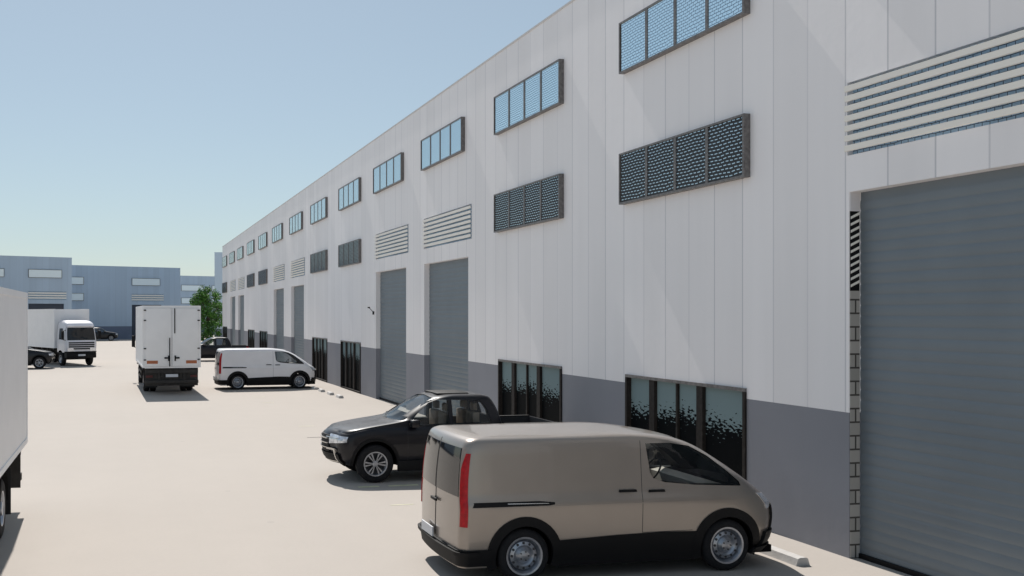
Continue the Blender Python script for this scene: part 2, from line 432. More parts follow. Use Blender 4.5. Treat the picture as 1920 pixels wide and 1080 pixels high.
# ------------------------------------------------------------------ VAN (local +x forward, rear axle at x=0, wheelbase 3.0)
VB = Slice(Xr=[(.22,-.93),(.5,-.95),(1.0,-.94),(1.3,-.93),(1.6,-.90),(1.78,-.87),(1.86,-.845),(1.90,-.81),(1.93,-.74)],
           Xf=[(.22,3.80),(.4,3.93),(.7,3.98),(.88,3.95),(1.0,3.86),(1.08,3.76),(1.15,3.66),(1.22,3.56),(1.33,3.39),(1.46,3.20),(1.58,3.01),(1.69,2.83),(1.79,2.62),(1.86,2.40),(1.90,2.18),(1.93,1.90)],
           W=[(.22,.90),(.45,.955),(.75,.975),(1.0,.985),(1.06,.982),(1.12,.962),(1.3,.945),(1.6,.92),(1.78,.905),(1.85,.893),(1.89,.875),(1.915,.85),(1.93,.81)],
           rc=(.13,.15,.05), fc=lambda z: (.55,.42,.10) if z < 1.0 else ((.55-.2*min(1,(z-1)/.3)), .42-.16*min(1,(z-1)/.3), .10))
WBV = 3.0
def make_van(paint):
    root = empty('delivery_van')
    zs = [.22,.3,.4,.5,.6,.7,.8,.9,.96,1.0,1.04,1.08,1.15,1.22,1.3,1.38,1.46,1.54,1.62,1.69,1.75,1.8,1.84,1.865,1.88,1.895,1.908,1.918,1.926,1.93]
    body = VB.solid(zs, (paint, 'black')).build('body', root, sharp=0)
    c = MB('interior')
    c.prism([(1.5,.62),(1.5,1.83),(2.1,1.83),(2.46,1.74),(2.80,1.54),(3.02,1.38),(3.26,1.12),(3.26,.62)], -.80, .80); boolean(body, c)
    win = [(1.78,1.81),(2.14,1.81),(2.46,1.755),(2.74,1.61),(2.98,1.43),(3.20,1.245),(3.22,1.185),(2.5,1.225),(2.05,1.275),(1.88,1.335),(1.835,1.42)]
    c = MB('black'); c.prism(win, -1.3, 1.3); boolean(body, c)
    c = MB('black'); c.prism([(2.22,1.77),(2.76,1.5),(3.24,1.17),(3.9,1.17),(3.1,1.95),(2.36,1.84)], -.64, .64); boolean(body, c)
    for x in (0, WBV):
        for sy in (-1, 1):
            c = cyl_y(MB('under'), x, .36, .41, sy*.55, sy*1.4); boolean(body, c)
    finish(body)
    for sy in (-1, 1):
        g = MB('carglass'); VB.poly(g, win, -.012, sy, thick=0); g.build('side_window', root)
    g = MB('carglass'); 
    for sy in (1, -1): VB.patch(g, 3.45, 5, 1.17, 1.84, -.006, sy, 12, 8, thick=-.006)
    g.build('windshield', root)
    # lower black cladding: sills, arches, bumpers
    for sy in (-1, 1):
        b = MB('black'); VB.poly(b, [(.48,.19),(.48,.55),(1.3,.585),(2.0,.60),(2.52,.585),(2.52,.19)], .018, sy, thick=.03); b.build('sill_cladding', root)
    for x, rr in ((0, .53), (WBV, .53)):
        for sy in (-1, 1):
            b = MB('black'); ring_arch(VB, b, x, .36, .405, rr, .22, .02, sy); b.build('wheel_arch', root)
    b = MB('black')
    for sy in (-1, 1):
        VB.patch(b, 0, 2.075, .25, .47, .035, sy, 20, 5, shape=lambda u, v: (u, v))
        VB.patch(b, 0, 2.03, .40, .45, .07, sy, 20, 2, thick=.05)
    rb = b.build('rear_bumper', root)
    b = MB('plate'); b.box(-1.005,-.985,-.03,.50,.47,.60); b.build('number_plate', rb)
    b = MB('black')
    for sy in (-1, 1):
        VB.patch(b, 3.35, 5, .24, .52, .05, sy, 18, 5)
        VB.patch(b, 3.60, 5, .52, .88, .03, sy, 14, 5)
        VB.patch(b, 3.2, 5, .24, .32, .09, sy, 18, 2, thick=.05)
    b.build('front_bumper', root)
    b = MB('chrome'); 
    for sy in (-1, 1): VB.patch(b, 4.2, 5, .86, .90, .03, sy, 8, 1)
    b.build('grille_trim', root)
    for sy in (-1, 1):
        b = MB('lamp')
        VB.patch(b, 3.42, 4.1, .84, 1.07, .012, sy, 10, 5, shape=lambda u, v: (u, v*(.35+.65*(1-u))+.35*u)); b.build('headlight', root)
        b = MB('red')
        VB.patch(b, 1.32, 1.82, .78, 1.74, .016, sy, 8, 14, shape=lambda u, v: (u if v < .8 else u*(1-(v-.8)*2.2)+(v-.8)*2.2, v)); 
        b.build('tail_light', root)
        b = MB('darkglass')
        VB.patch(b, .035, 1.10, 1.16, 1.80, .006, sy, 10, 8, thick=.012, shape=lambda u, v: (u, v)); b.build('rear_window', root)
        b = MB('black'); VB.poly(b, [(-.82,1.035),(-.82,1.10),(.20,1.092),(.42,1.07),(.42,1.04),(.35,1.030)], .006, sy, thick=.02)
        sr = b.build('sliding_rail', root)
        b = MB('chrome'); VB.poly(b, [(-.25,1.066),(-.25,1.078),(.33,1.064),(.33,1.056)], .012, sy, thick=.008); b.build('rail_strip', sr)
        for x0, x1, z in ((1.36,1.62,1.165),(1.80,2.04,1.150)):
            b = MB('black'); VB.poly(b, [(x0,z),(x0+.01,z+.032),(x1-.01,z+.03),(x1,z)], .03, sy, thick=.04); b.build('door_handle', root)
        for x, z0, z1 in ((1.70,.60,1.85),): b = MB('interior'); VB.poly(b, [(x,z0),(x+.007,z0),(x+.007,z1),(x,z1)], .0015, sy, thick=.004, step=.06); b.build('door_gap', root)
        b = MB('interior')
        VB.poly(b, [(1.70,.602),(2.46,.602),(2.46,.608),(1.70,.608)], .0015, sy, thick=.004)
        b.build('door_gap', root)
    b = MB('interior'); VB.patch(b, 0, .012, .50, 1.86, .004, 1, 1, 12); VB.patch(b, 0, .012, .50, 1.86, .004, -1, 1, 12)
    b.build('rear_door_gap', root)
    b = MB('black'); b.box(-.985,-.955,-.12,.12,.98,1.02,bev=.006); b.build('rear_handle', root)
    # crease on the side
    b = MB(paint)
    for sy in (-1, 1): VB.poly(b, [(-.5,1.005),(-.5,1.018),(2.9,1.018),(3.1,1.005)], .006, sy, thick=.012)
    b.build('body_crease', body)
    # cabin
    for sy in (-1, 1):
        b = MB('seat'); b.box(1.75,2.2,sy*.42-.24,sy*.42+.24,.75,.95,bev=.05); b.box(1.62,1.8,sy*.42-.24,sy*.42+.24,.9,1.42,bev=.05); b.box(1.64,1.75,sy*.42-.12,sy*.42+.12,1.42,1.62,bev=.04)
        b.build('seat', root)
    b = MB('dash'); b.prism([(2.75,.9),(2.78,1.17),(3.0,1.20),(3.20,1.14),(3.20,.9)], -.79, .79); b.build('dashboard', root)
    b = MB('black'); b.bm.verts.ensure_lookup_table()
    tm = Matrix.Translation((2.62,.42,1.22)) @ Matrix.Rotation(R(-60), 4, 'Y')
    n = 20
    for i in range(n):
        a, c2 = 2*math.pi*i/n, 2*math.pi*(i+1)/n
        b.tube(tm@Vector((.19*math.cos(a), .19*math.sin(a), 0)), tm@Vector((.19*math.cos(c2), .19*math.sin(c2), 0)), .014, 6)
    b.build('steering_wheel', root)
    for x in (0, WBV):
        for sy in (-1, 1): add_wheel(root, 'van', x, sy*.845, .36, .22, .245, flip=sy > 0)
    b = MB('under'); b.box(-.8,3.8,-.80,.80,.20,.30); b.build('underbody', root)
    return root

# ------------------------------------------------------------------ PICKUP (rear axle x=0, wheelbase 3.1)
PL = Slice(Xr=[(.36,-1.16),(.5,-1.20),(1.0,-1.20),(1.16,-1.18)], Xf=[(.36,3.84),(.5,3.98),(.75,4.04),(.9,4.04),(1.0,4.0),(1.06,3.93),(1.12,3.75),(1.16,3.5)],
           W=[(.36,.87),(.5,.925),(.8,.945),(1.0,.935),(1.10,.915),(1.16,.875)], rc=(.08,.10,.02), fc=(.34,.40,.14))
PC = Slice(Xr=[(1.0,.14),(1.2,.17),(1.5,.26),(1.7,.36),(1.77,.42),(1.80,.50),(1.82,.62)],
           Xf=[(1.0,3.9),(1.08,3.86),(1.13,3.70),(1.18,3.42),(1.23,3.08),(1.27,2.80),(1.30,2.66),(1.4,2.50),(1.55,2.26),(1.7,2.0),(1.77,1.84),(1.80,1.72),(1.82,1.58)],
           W=[(1.0,.88),(1.1,.88),(1.2,.865),(1.3,.85),(1.5,.80),(1.65,.755),(1.74,.725),(1.785,.69),(1.81,.64),(1.82,.60)], rc=(.10,.12,.02), fc=lambda z: (.30,.30,.12) if z > 1.3 else (.22,.28,.10))
WBP = 3.1
def make_pickup():
    root = empty('pickup_truck')
    body = PL.solid([.36,.42,.5,.6,.7,.8,.9,.96,1.0,1.04,1.08,1.11,1.135,1.15,1.16], ('blackpaint', 'under'), crown=.002).build('body', root, sharp=0)
    cab = PC.solid([1.0,1.06,1.1,1.13,1.16,1.19,1.22,1.25,1.28,1.31,1.36,1.42,1.5,1.58,1.65,1.7,1.74,1.77,1.79,1.805,1.815,1.82], ('blackpaint',), crown=.02)
    boolean(body, cab, 'UNION')
    c = MB('interior'); c.box(-1.10,.10,-.74,.74,.72,1.5); boolean(body, c)
    c = MB('interior'); c.prism([(.32,.60),(.32,1.1),(.42,1.45),(.55,1.74),(1.65,1.76),(1.95,1.66),(2.2,1.42),(2.45,1.22),(2.45,.6)], -.66, .66); boolean(body, c)
    c = MB('black')
    fw = [(1.43,1.20),(1.43,1.72),(1.62,1.735),(1.85,1.66),(2.1,1.47),(2.33,1.25),(2.33,1.19)]
    rw = [(.46,1.22),(.54,1.50),(.68,1.69),(1.34,1.72),(1.34,1.20)]
    for w in (fw, rw): c = MB('black'); c.prism(w, -1.3, 1.3); boolean(body, c)
    c = MB('black'); c.prism([(1.70,1.72),(2.1,1.47),(2.42,1.30),(2.9,1.30),(2.2,1.9),(1.76,1.80)], -.58, .58); boolean(body, c)
    c = MB('black'); c.box(-.05,.50,-.45,.45,1.32,1.60); boolean(body, c)
    for x in (0, WBP):
        for sy in (-1, 1): c = cyl_y(MB('under'), x, .42, .475, sy*.52, sy*1.4); boolean(body, c)
    finish(body)
    for sy in (-1, 1):
        for w in (fw, rw): g = MB('carglass'); PC.poly(g, w, -.012, sy, thick=0); g.build('side_window', root)
    g = MB('carglass')
    for sy in (1, -1): PC.patch(g, 3.5, 5, 1.30, 1.80, -.006, sy, 10, 6, thick=-.006)
    g.build('windshield', root)
    g = MB('carglass'); g.quad([(.25,-.45,1.32),(.25,.45,1.32),(.37,.45,1.60),(.37,-.45,1.60)]); g.build('rear_window', root)
    b = MB('black')
    for sy in (-1, 1):
        PL.patch(b, 3.7, 5, .38, .60, .05, sy, 14, 4); PL.patch(b, 4.35, 5, .62, .98, .025, sy, 8, 6)
    b.build('grille', root)
    for sy in (-1, 1):
        b = MB('chrome')
        for z in (.70,.80,.90): PL.patch(b, 4.4, 5, z, z+.02, .05, sy, 6, 1, thick=.02)
        PL.patch(b, 3.75, 4.5, .935, .955, .045, sy, 8, 1, thick=.02)
        b.build('grille_bar', root)
        b = MB('lamp'); PL.patch(b, 3.30, 4.36, .80, 1.01, .014, sy, 12, 6, shape=lambda u, v: (u, v*(.55+.45*u)+.35*(1-u))); b.build('headlight', root)
        b = MB('chrome'); PL.patch(b, 3.86, 3.93, .44, .72, .06, sy, 2, 6, thick=.03); PL.patch(b, 3.93, 4.4, .68, .72, .06, sy, 6, 1, thick=.03); PL.patch(b, 3.9, 4.9, .40, .43, .062, sy, 8, 1, thick=.03)
        b.build('bumper_trim', root)
        b = MB('red'); PL.patch(b, 1.3, 2.03, .82, 1.10, .012, sy, 6, 6); b.build('tail_light', root)
        b = MB('black'); b.box(.50,2.60,sy*.88-.05,sy*.88+.055,.23,.46,bev=.02); b.build('side_step', root)
        b = MB('black'); b.box(-1.12,.14,sy*.80-.05,sy*.80+.05,1.155,1.185,bev=.01); b.build('bed_rail', root)
        for x in (.80,1.60): b = MB('black'); PL.poly(b, [(x,1.0),(x,1.035),(x+.2,1.035),(x+.2,1.0)], .03, sy, thick=.04); b.build('door_handle', root)
        for x in (1.38,2.38): b = MB('interior'); PL.poly(b, [(x,.45),(x+.007,.45),(x+.007,1.15),(x,1.15)], .0015, sy, thick=.004, step=.06); b.build('door_gap', root)
        b = MB('blackpaint'); b.box(2.16,2.34,sy*1.00-.10,sy*1.00+.10,1.17,1.33,bev=.035); b.box(2.2,2.3,sy*.86-.06,sy*.92+.06,1.17,1.21); b.build('wing_mirror', root)
        for x in (0, WBP): b = MB('black'); ring_arch(PL, b, x, .42, .47, .535, .36, .02, sy); b.build('wheel_arch', root)
        for x0 in (1.28,.62):
            b = MB('seat'); b.box(x0+.12,x0+.55,sy*.34-.24,sy*.34+.24,.80,.98,bev=.05); b.box(x0,x0+.17,sy*.34-.24,sy*.34+.24,.95,1.42,bev=.05); b.box(x0+.01,x0+.12,sy*.34-.12,sy*.34+.12,1.44,1.62,bev=.04)
            b.build('seat', root)
    b = MB('black'); b.box(.84,1.58,-.46,.46,1.80,1.85,bev=.022); b.build('roof_panel', root)  # low black panel on the cab roof
    b = MB('chrome'); b.box(-1.32,-1.18,-.85,.85,.48,.60,bev=.02); rb = b.build('rear_bumper', root)
    b = MB('dash'); b.prism([(2.12,.9),(2.14,1.18),(2.3,1.22),(2.43,1.2),(2.43,.9)], -.65, .65); b.build('dashboard', root)
    for x in (0, WBP):
        for sy in (-1, 1): add_wheel(root, 'pickup', x, sy*.825, .405, .25, .25, flip=sy > 0)
    b = MB('under'); b.box(-1.0,3.7,-.55,.55,.32,.42); b.build('underbody', root)
    return root

# ------------------------------------------------------------------ BOX TRUCK (rear axle x=0; box from -2.6 to 5.2)
TC = Slice(Xr=[(.95,5.35),(3.2,5.35)], Xf=[(.95,7.05),(1.3,7.10),(1.7,7.08),(1.85,7.03),(2.7,6.86),(2.85,6.82),(3.0,6.68),(3.12,6.42),(3.18,6.1)],
           W=[(.95,1.13),(1.5,1.15),(2.0,1.14),(2.7,1.08),(3.0,1.02),(3.12,.94),(3.18,.84)], rc=(.05,.05,0), fc=(.22,.22,.06))
def make_truck():
    root = empty('box_truck')
    X0, X1, Wd, Z0, Z1 = -2.6, 5.2, 1.28, 1.22, 3.98
    b = MB('truckwhite'); b.box(X0+.04, X1, -Wd+.012, Wd-.012, Z0, Z1-.012)
    for sy in (-1, 1):     # corner posts and rails standing proud of the panels
        b.box(X0, X0+.10, sy*(Wd-.05)-.05, sy*(Wd-.05)+.05, Z0, Z1)
        b.box(X1-.08, X1+.01, sy*(Wd-.04)-.045, sy*(Wd-.04)+.045, Z0, Z1)
        b.box(X0+.1, X1-.08, sy*(Wd-.04)-.045, sy*(Wd-.04)+.045, Z1-.10, Z1+.004)
        b.box(X0+.1, X1-.08, sy*(Wd-.04)-.045, sy*(Wd-.04)+.045, Z0-.004, Z0+.09)
    b.box(X0, X0+.10, -Wd+.1, Wd-.1, Z1-.10, Z1+.002); b.box(X0, X0+.10, -Wd+.1, Wd-.1, Z0-.02, Z0+.05)
    box = b.build('cargo_box', root)
    for sy in (-1, 1):
        b = MB('truckwhite'); y0, y1 = sorted((sy*.012, sy*(Wd-.105)))
        b.box(X0-.028, X0+.03, y0, y1, Z0+.06, Z1-.11, bev=.008); d = b.build('rear_door', root)
        b = MB('black')
        for z in (1.55,2.05,3.3,3.75): b.box(X0-.05,X0-.02,sy*(Wd-.10)-.05,sy*(Wd-.10)+.05,z,z+.05)
        b.build('hinge', d)
        b = MB('orange'); b.box(X0-.034,X0-.027,sy*.86-.24,sy*.86+.24,1.40,1.54); b.build('reflector', d)
        b = MB('black')
        if sy < 0: b.tube((X0-.05,-.12,Z1-.12),(X0-.05,-.12,2.75),.022,8)
        else: b.tube((X0-.05,.10,1.28),(X0-.05,.10,2.55),.022,8)
        b.box(X0-.06,X0-.025,sy*.22-.11,sy*.22+.11,1.62,1.69); b.box(X0-.075,X0-.03,sy*.14-.03,sy*.14+.03,1.52,1.76)
        b.build('lock_bar', d)
    b = MB('chassis')
    for sy in (-1, 1):
        b.box(X0+.1, 6.9, sy*.42-.05, sy*.42+.05, .80, 1.05)
    for x in (-2.3,-1.2,.9,2.2,3.4,4.6): b.box(x, x+.1, -1.15, 1.15, 1.06, 1.21)
    for sy in (-1, 1): b.box(X0+.05, X1, sy*.42-.06, sy*.42+.06, 1.05, 1.23)
    for x in (0, 5.95): b.tube((x,-.95,.50),(x,.95,.50),.09,10)
    b.build('chassis', root)
    b = MB('chassis'); b.box(X0+.02,X0+.14,-1.18,1.18,.52,.66,bev=.015)
    for sy in (-1, 1): b.box(X0+.06,X0+.16,sy*.55-.05,sy*.55+.05,.6,1.08)
    b.box(X0+.01,X0+.12,-1.16,1.16,.98,1.14)
    b.box(X0+.17,X0+.20,-1.17,1.17,.40,1.21)
    ub = b.build('rear_bumper', root)
    b = MB('plate'); b.box(X0+.0,X0+.012,-.27,.27,.80,.93); b.build('number_plate', ub)
    for sy in (-1, 1):
        b = MB('dimred'); b.box(X0+.145,X0+.17,sy*.98-.15,sy*.98+.15,.78,.88,bev=.005); b.build('tail_light', ub)
        b = MB('mudflap'); b.box(-.86,-.84,sy*.85-.32,sy*.85+.32,.22,1.0); b.build('mud_flap', root)
        b = MB('chassis')
        for z in (.55,.80): b.box(.9,4.5,sy*1.18-.015,sy*1.18+.015,z,z+.09)
        for x in (1.2,2.6,4.1): b.box(x,x+.05,sy*1.15-.02,sy*1.15+.02,.55,1.12)
        b.build('side_guard', root)
        b = MB('black'); 
        n = 16; prof = [(.60*math.cos(a), .60*math.sin(a)) for a in [math.pi*i/n for i in range(n+1)]]
        for (a, c), (d_, e) in zip(prof, prof[1:]):
            b.quad([(a,sy*.55,.5+c),(d_,sy*.55,.5+e),(d_,sy*1.16,.5+e),(a,sy*1.16,.5+c)], smooth=True)
        b.build('mudguard', root)
        for y in (.70, 1.0): add_wheel(root, 'truck', 0, sy*y, .48, .27, .27, flip=sy > 0)
        add_wheel(root, 'truck', 5.95, sy*.98, .48, .28, .27, flip=sy > 0)
    b = MB('chassis'); b.tube((2.0,.88,.75),(3.1,.88,.75),.27,20); b.build('fuel_tank', root)
    b = MB('chassis'); b.box(2.1,2.9,-1.1,-.6,.5,.98,bev=.04); b.build('battery_box', root)
    # cab
    cab = TC.solid([.95,1.1,1.3,1.5,1.7,1.78,1.85,2.0,2.2,2.4,2.6,2.7,2.8,2.85,2.9,2.95,3.0,3.06,3.12,3.16,3.18], ('cabpaint', 'under'), nseg=(3,3,10,7,6)).build('cab', root, sharp=0)
    for sy in (-1, 1): boolean(cab, cyl_y(MB('under'), 5.95, .5, .60, sy*.6, sy*1.5))
    finish(cab)
    g = MB('darkglass')
    for sy in (1, -1): TC.patch(g, 3.75, 5, 1.80, 2.68, .006, sy, 10, 8)
    g.build('windshield', cab)
    for sy in (-1, 1):
        g = MB('darkglass'); TC.poly(g, [(5.75,1.85),(5.75,2.62),(6.35,2.62),(6.66,2.05),(6.68,1.85)], .006, sy); g.build('side_window', cab)
        b = MB('lamp'); TC.patch(b, 3.75, 4.35, 1.02, 1.26, .015, sy, 8, 4); b.build('headlight', cab)
        b = MB('black'); b.box(6.9,7.02,sy*1.34-.09,sy*1.34+.09,1.85,2.45,bev=.03); b.tube((6.85,sy*1.05,2.5),(6.95,sy*1.34,2.45),.02,6); b.tube((6.9,sy*1.1,1.8),(6.95,sy*1.34,1.86),.02,6)
        b.build('mirror', cab)
        for x in (5.68,6.76): b = MB('interior'); TC.poly(b, [(x,1.1),(x+.01,1.1),(x+.01,2.75),(x,2.75)], .002, sy, thick=.004); b.build('door_gap', cab)
    b = MB('black')
    for k in range(4):
        for sy in (-1, 1): TC.patch(b, 4.0, 5, 1.16+.14*k, 1.25+.14*k, .012, sy, 8, 1)
    b.build('grille', cab)
    b = MB('black')
    for sy in (-1, 1): TC.patch(b, 3.1, 5, .95, 1.02, .04, sy, 14, 1)
    b.box(6.55,7.06,-1.08,1.08,.55,.95,bev=.07); b.build('front_bumper', cab)
    b = MB('plate'); b.box(7.062,7.07,-.26,.26,.70,.82); b.build('number_plate', cab)
    b = MB('cabpaint'); b.box(6.82,6.98,-.95,.95,2.76,2.80,bev=.015); b.build('sun_visor', cab)
    return root

# ------------------------------------------------------------------ WAREHOUSES (local x along the facade, y into the building, facade at y=0)
def wall_cells(b, L, z0, z1, holes, mi):
    """facade skin between z0 and z1 with rectangular holes, plus their reveals"""
    xs = sorted({0, L} | {v for h in holes for v in h[:2]}); zs = sorted({z0, z1} | {min(max(v, z0), z1) for h in holes for v in h[2:4]})
    for xa, xb in zip(xs, xs[1:]):
        for za, zb in zip(zs, zs[1:]):
            cx, cz = (xa+xb)/2, (za+zb)/2
            if any(h[0] < cx < h[1] and h[2] < cz < h[3] for h in holes): continue
            b.quad([(xa,0,za),(xb,0,za),(xb,0,zb),(xa,0,zb)], mi)
    for x0, x1, a, c in holes:
        a, c = max(a, z0), min(c, z1)
        if a >= c: continue
        b.quad([(x0,0,a),(x0,.22,a),(x0,.22,c),(x0,0,c)], mi); b.quad([(x1,0,a),(x1,0,c),(x1,.22,c),(x1,.22,a)], mi)
        if c < z1: b.quad([(x0,0,c),(x0,.22,c),(x1,.22,c),(x1,0,c)], mi)
        if a > z0: b.quad([(x0,0,a),(x1,0,a),(x1,.22,a),(x0,.22,a)], mi)
ME = {}
def cached(key, fn):
    if key not in ME: ME[key] = fn()
    return ME[key]
WW = 4.35
def window_part(root, x, z, mat_, h=1.08, w=WW, out=.13, n=4, far=False):
    """box-framed strip window standing proud of the wall"""
    def fr():
        b = MB('frame'); t = .038; iy = .10
        b.box(0, w, -out, iy, 0, t); b.box(0, w, -out, iy, h-t, h); b.box(0, t, -out, iy, t, h-t); b.box(w-t, w, -out, iy, t, h-t)
        return b.me('window')
    f = link('window', cached(('fr', h, w, out), fr), root); f.location = (x, 0, z)
    if far:
        b = MB('glassfar'); b.quad([(.05,-out+.03,.05),(w-.05,-out+.03,.05),(w-.05,-out+.03,h-.05),(.05,-out+.03,h-.05)]); g = b.build('pane', f); return f
    iw = (w-.1)/n
    for k in range(n):
        def pn():
            b = MB(mat_); b.quad([(.026,-out+.022,.038),(iw-.026,-out+.022,.038),(iw-.026,-out+.022,h-.038),(.026,-out+.022,h-.038)]); return b.me('pane', fix=False)
        g = link('pane', cached(('pane', mat_, h, w, n), pn), f); g.location = (.05+k*iw, 0, 0)
    for k in range(1, n):
        def ml():
            b = MB('frame'); b.box(-.04, .04, -out+.008, 0, .038, h-.038); return b.me('mullion')
        g = link('mullion', cached(('mul', h, out), ml), f); g.location = (.05+k*iw, 0, 0)
    return f
def shop_part(root, x, h=2.32, w=WW-.2):
    def fr():
        b = MB('frame2', 'frame'); b.box(0,w,-.04,.12,.0,.08); b.box(0,w,-.04,.12,h-.06,h,1)
        for xx in (0, w-.07): b.box(xx,xx+.07,-.04,.12,.08,h-.06)
        for fx in (.245,.655): b.box(w*fx-.10,w*fx+.10,.0,.12,.08,h-.06)
        b.box(w*.46-.03,w*.46+.03,.02,.12,.08,h-.06)
        return b.me('window')
    f = link('window', cached(('shop', w), fr), root); f.location = (x, 0, 0)
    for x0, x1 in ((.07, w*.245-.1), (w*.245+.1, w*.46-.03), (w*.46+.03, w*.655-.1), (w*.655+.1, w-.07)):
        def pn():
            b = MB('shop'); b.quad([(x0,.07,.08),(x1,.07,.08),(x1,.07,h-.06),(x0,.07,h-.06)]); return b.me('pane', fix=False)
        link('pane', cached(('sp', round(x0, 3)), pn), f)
    return f
def louvre_part(root, x, z, w, h=1.07, n=7, far=False):
    def mk():
        b = MB('slat'); p = h/(n+.35)
        for k in range(n):
            zz = h-p*(k+1)
            prof = [(-.030, zz+p*.66), (-.055, zz+p*.62), (-.050, zz+p*.06), (-.025, zz+p*.02)]   # upright blade, slightly raked
            A = [b.bm.verts.new((0, y, q)) for y, q in prof]; B = [b.bm.verts.new((w, y, q)) for y, q in prof]
            for i in range(4): b.bm.faces.new((A[i], A[(i+1)%4], B[(i+1)%4], B[i]))
            b.bm.faces.new(A); b.bm.faces.new(B[::-1])
        return b.me('louvre')
    f = link('louvre', cached(('lv', w, h, n), mk), root); f.location = (x, 0, z)
    def bk():
        b = MB('slatback'); b.quad([(0,.10,0),(w,.10,0),(w,.10,h),(0,.10,h)]); return b.me('backing', fix=False)
    link('backing', cached(('lvb', w, h), bk), f)
    return f
def shutter_part(root, x, w, h, mat_='shutter', jamb=True):
    def mk():
        b = MB(mat_); p = .155; n = int(h/p); prof = []
        for k in range(n):
            for q, y in ((0, 0), (.12, -.006), (.35, -.010), (.65, -.010), (.88, -.006), (.98, .001)): prof.append((y, k*p+q*p))
        prof.append((0, h))
        A = [(0, y, z) for y, z in prof]; B = [(w, y, z) for y, z in prof]
        va = [b.bm.verts.new(p_) for p_ in A]; vb = [b.bm.verts.new(p_) for p_ in B]
        for i in range(len(va)-1): b.bm.faces.new((va[i], vb[i], vb[i+1], va[i+1])).smooth = True
        return b.me('shutter_door', fix=False, sharp=50)
    f = link('shutter_door', cached(('sh', w, h, mat_), mk), root); f.location = (x, .20, 0)
    if jamb:
        def gm():
            b = MB('black'); b.box(0, w, -.05, .02, 0, .07); return b.me('bottom_bar')
        link('bottom_bar', cached(('bb', w), gm), f)
    return f
def jamb_part(root, x, h):
    """left door jamb lining: blockwork below, dark fins, white head (lies on the reveal face at x)"""
    def mk():
        b = MB('cmu', 'black', 'slat', 'wall')
        b.box(-.0,.012,.012,.17,0,3.93,0); b.box(0,.008,.012,.17,3.93,5.10,1)
        for k in range(11):
            z = 3.98+k*.10
            b.quad([(.012,.015,z),(.012,.165,z+.07),(.012,.165,z+.11),(.012,.015,z+.04)], 2)
        b.box(0,.012,.012,.17,5.10,h,3)
        return b.me('door_jamb')
    f = link('door_jamb', cached(('jamb', h), mk), root); f.location = (x, 0, 0)
def warehouse(name, loc, rz, L, depth, Hh, bays, upper_w, wall, plinth, plinth_h, far=False, cap='cap', lab=''):
    """bays: list of (x0, kind) kind 'w' window bay, 'd' door bay, 'n' upper window only; x0 = local start of the strip window"""
    root = empty(name, loc, rz); holes = []
    zU, zL, hw = 8.70, 5.92, 1.08
    if far: zU, zL = Hh-2.7, 5.55
    for x0, k in bays:
        holes.append((x0, x0+WW, zU, zU+hw))
        if k in 'ws': holes.append((x0, x0+WW, zL, zL+hw))
        if k == 's': holes.append((x0+.1, x0+WW-.1, 0, 2.32))
        if k == 'd':
            holes.append((x0-.02, x0+4.95, zL, zL+1.07)); holes.append((x0+.02, x0+4.65, 0, 5.38 if not far else 5.02))
    b = MB(wall); wall_cells(b, L, plinth_h, Hh, holes, 0)
    b.quad([(0,0,0),(0,0,Hh),(0,depth,Hh),(0,depth,0)]); b.quad([(L,0,0),(L,depth,0),(L,depth,Hh),(L,0,Hh)]); b.quad([(0,depth,0),(0,depth,Hh),(L,depth,Hh),(L,depth,0)])
    b.build('wall', root, fix=False)
    low = sorted((h[0], h[1]) for h in holes if h[2] < plinth_h); x = 0
    for a, c in low+[(L, L)]:
        if a-x > .01:
            b = MB(plinth); b.quad([(x,0,0),(a,0,0),(a,0,plinth_h),(x,0,plinth_h)])
            if x > 0: b.quad([(x,0,0),(x,0,plinth_h),(x,.22,plinth_h),(x,.22,0)])
            if a < L: b.quad([(a,0,0),(a,.22,0),(a,.22,plinth_h),(a,0,plinth_h)])
            b.build('plinth', root, fix=False)
        x = c
    b = MB('roof'); b.quad([(.2,.2,Hh-.5),(L-.2,.2,Hh-.5),(L-.2,depth-.2,Hh-.5),(.2,depth-.2,Hh-.5)])
    b.build('roof', root, fix=False)
    b = MB(cap if not far else wall); b.box(-.02,L+.02,-.02,.22,Hh,Hh+.05); b.box(-.02,.2,.22,depth,Hh,Hh+.05); b.box(L-.2,L+.02,.22,depth,Hh,Hh+.05); b.build('parapet', root)
    b = MB('interior'); b.quad([(0,.5,0),(L,.5,0),(L,.5,Hh-.6),(0,.5,Hh-.6)]); b.build('inner_wall', root, fix=False)
    for x0, k in bays:
        window_part(root, x0, zU, 'glassup', far=far)
        if k in 'ws': window_part(root, x0, zL, 'glassmid', far=far)
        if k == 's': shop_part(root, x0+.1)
        if k == 'd':
            louvre_part(root, x0-.02, zL, 4.97, n=7 if not far else 3, far=far); hh = 5.38 if not far else 5.02
            shutter_part(root, x0+.02, 4.63, hh, 'shutter' if not far else 'farshutter', jamb=not far)
            if not far and x0 > YE-14: jamb_part(root, x0+.02, hh)
    return root

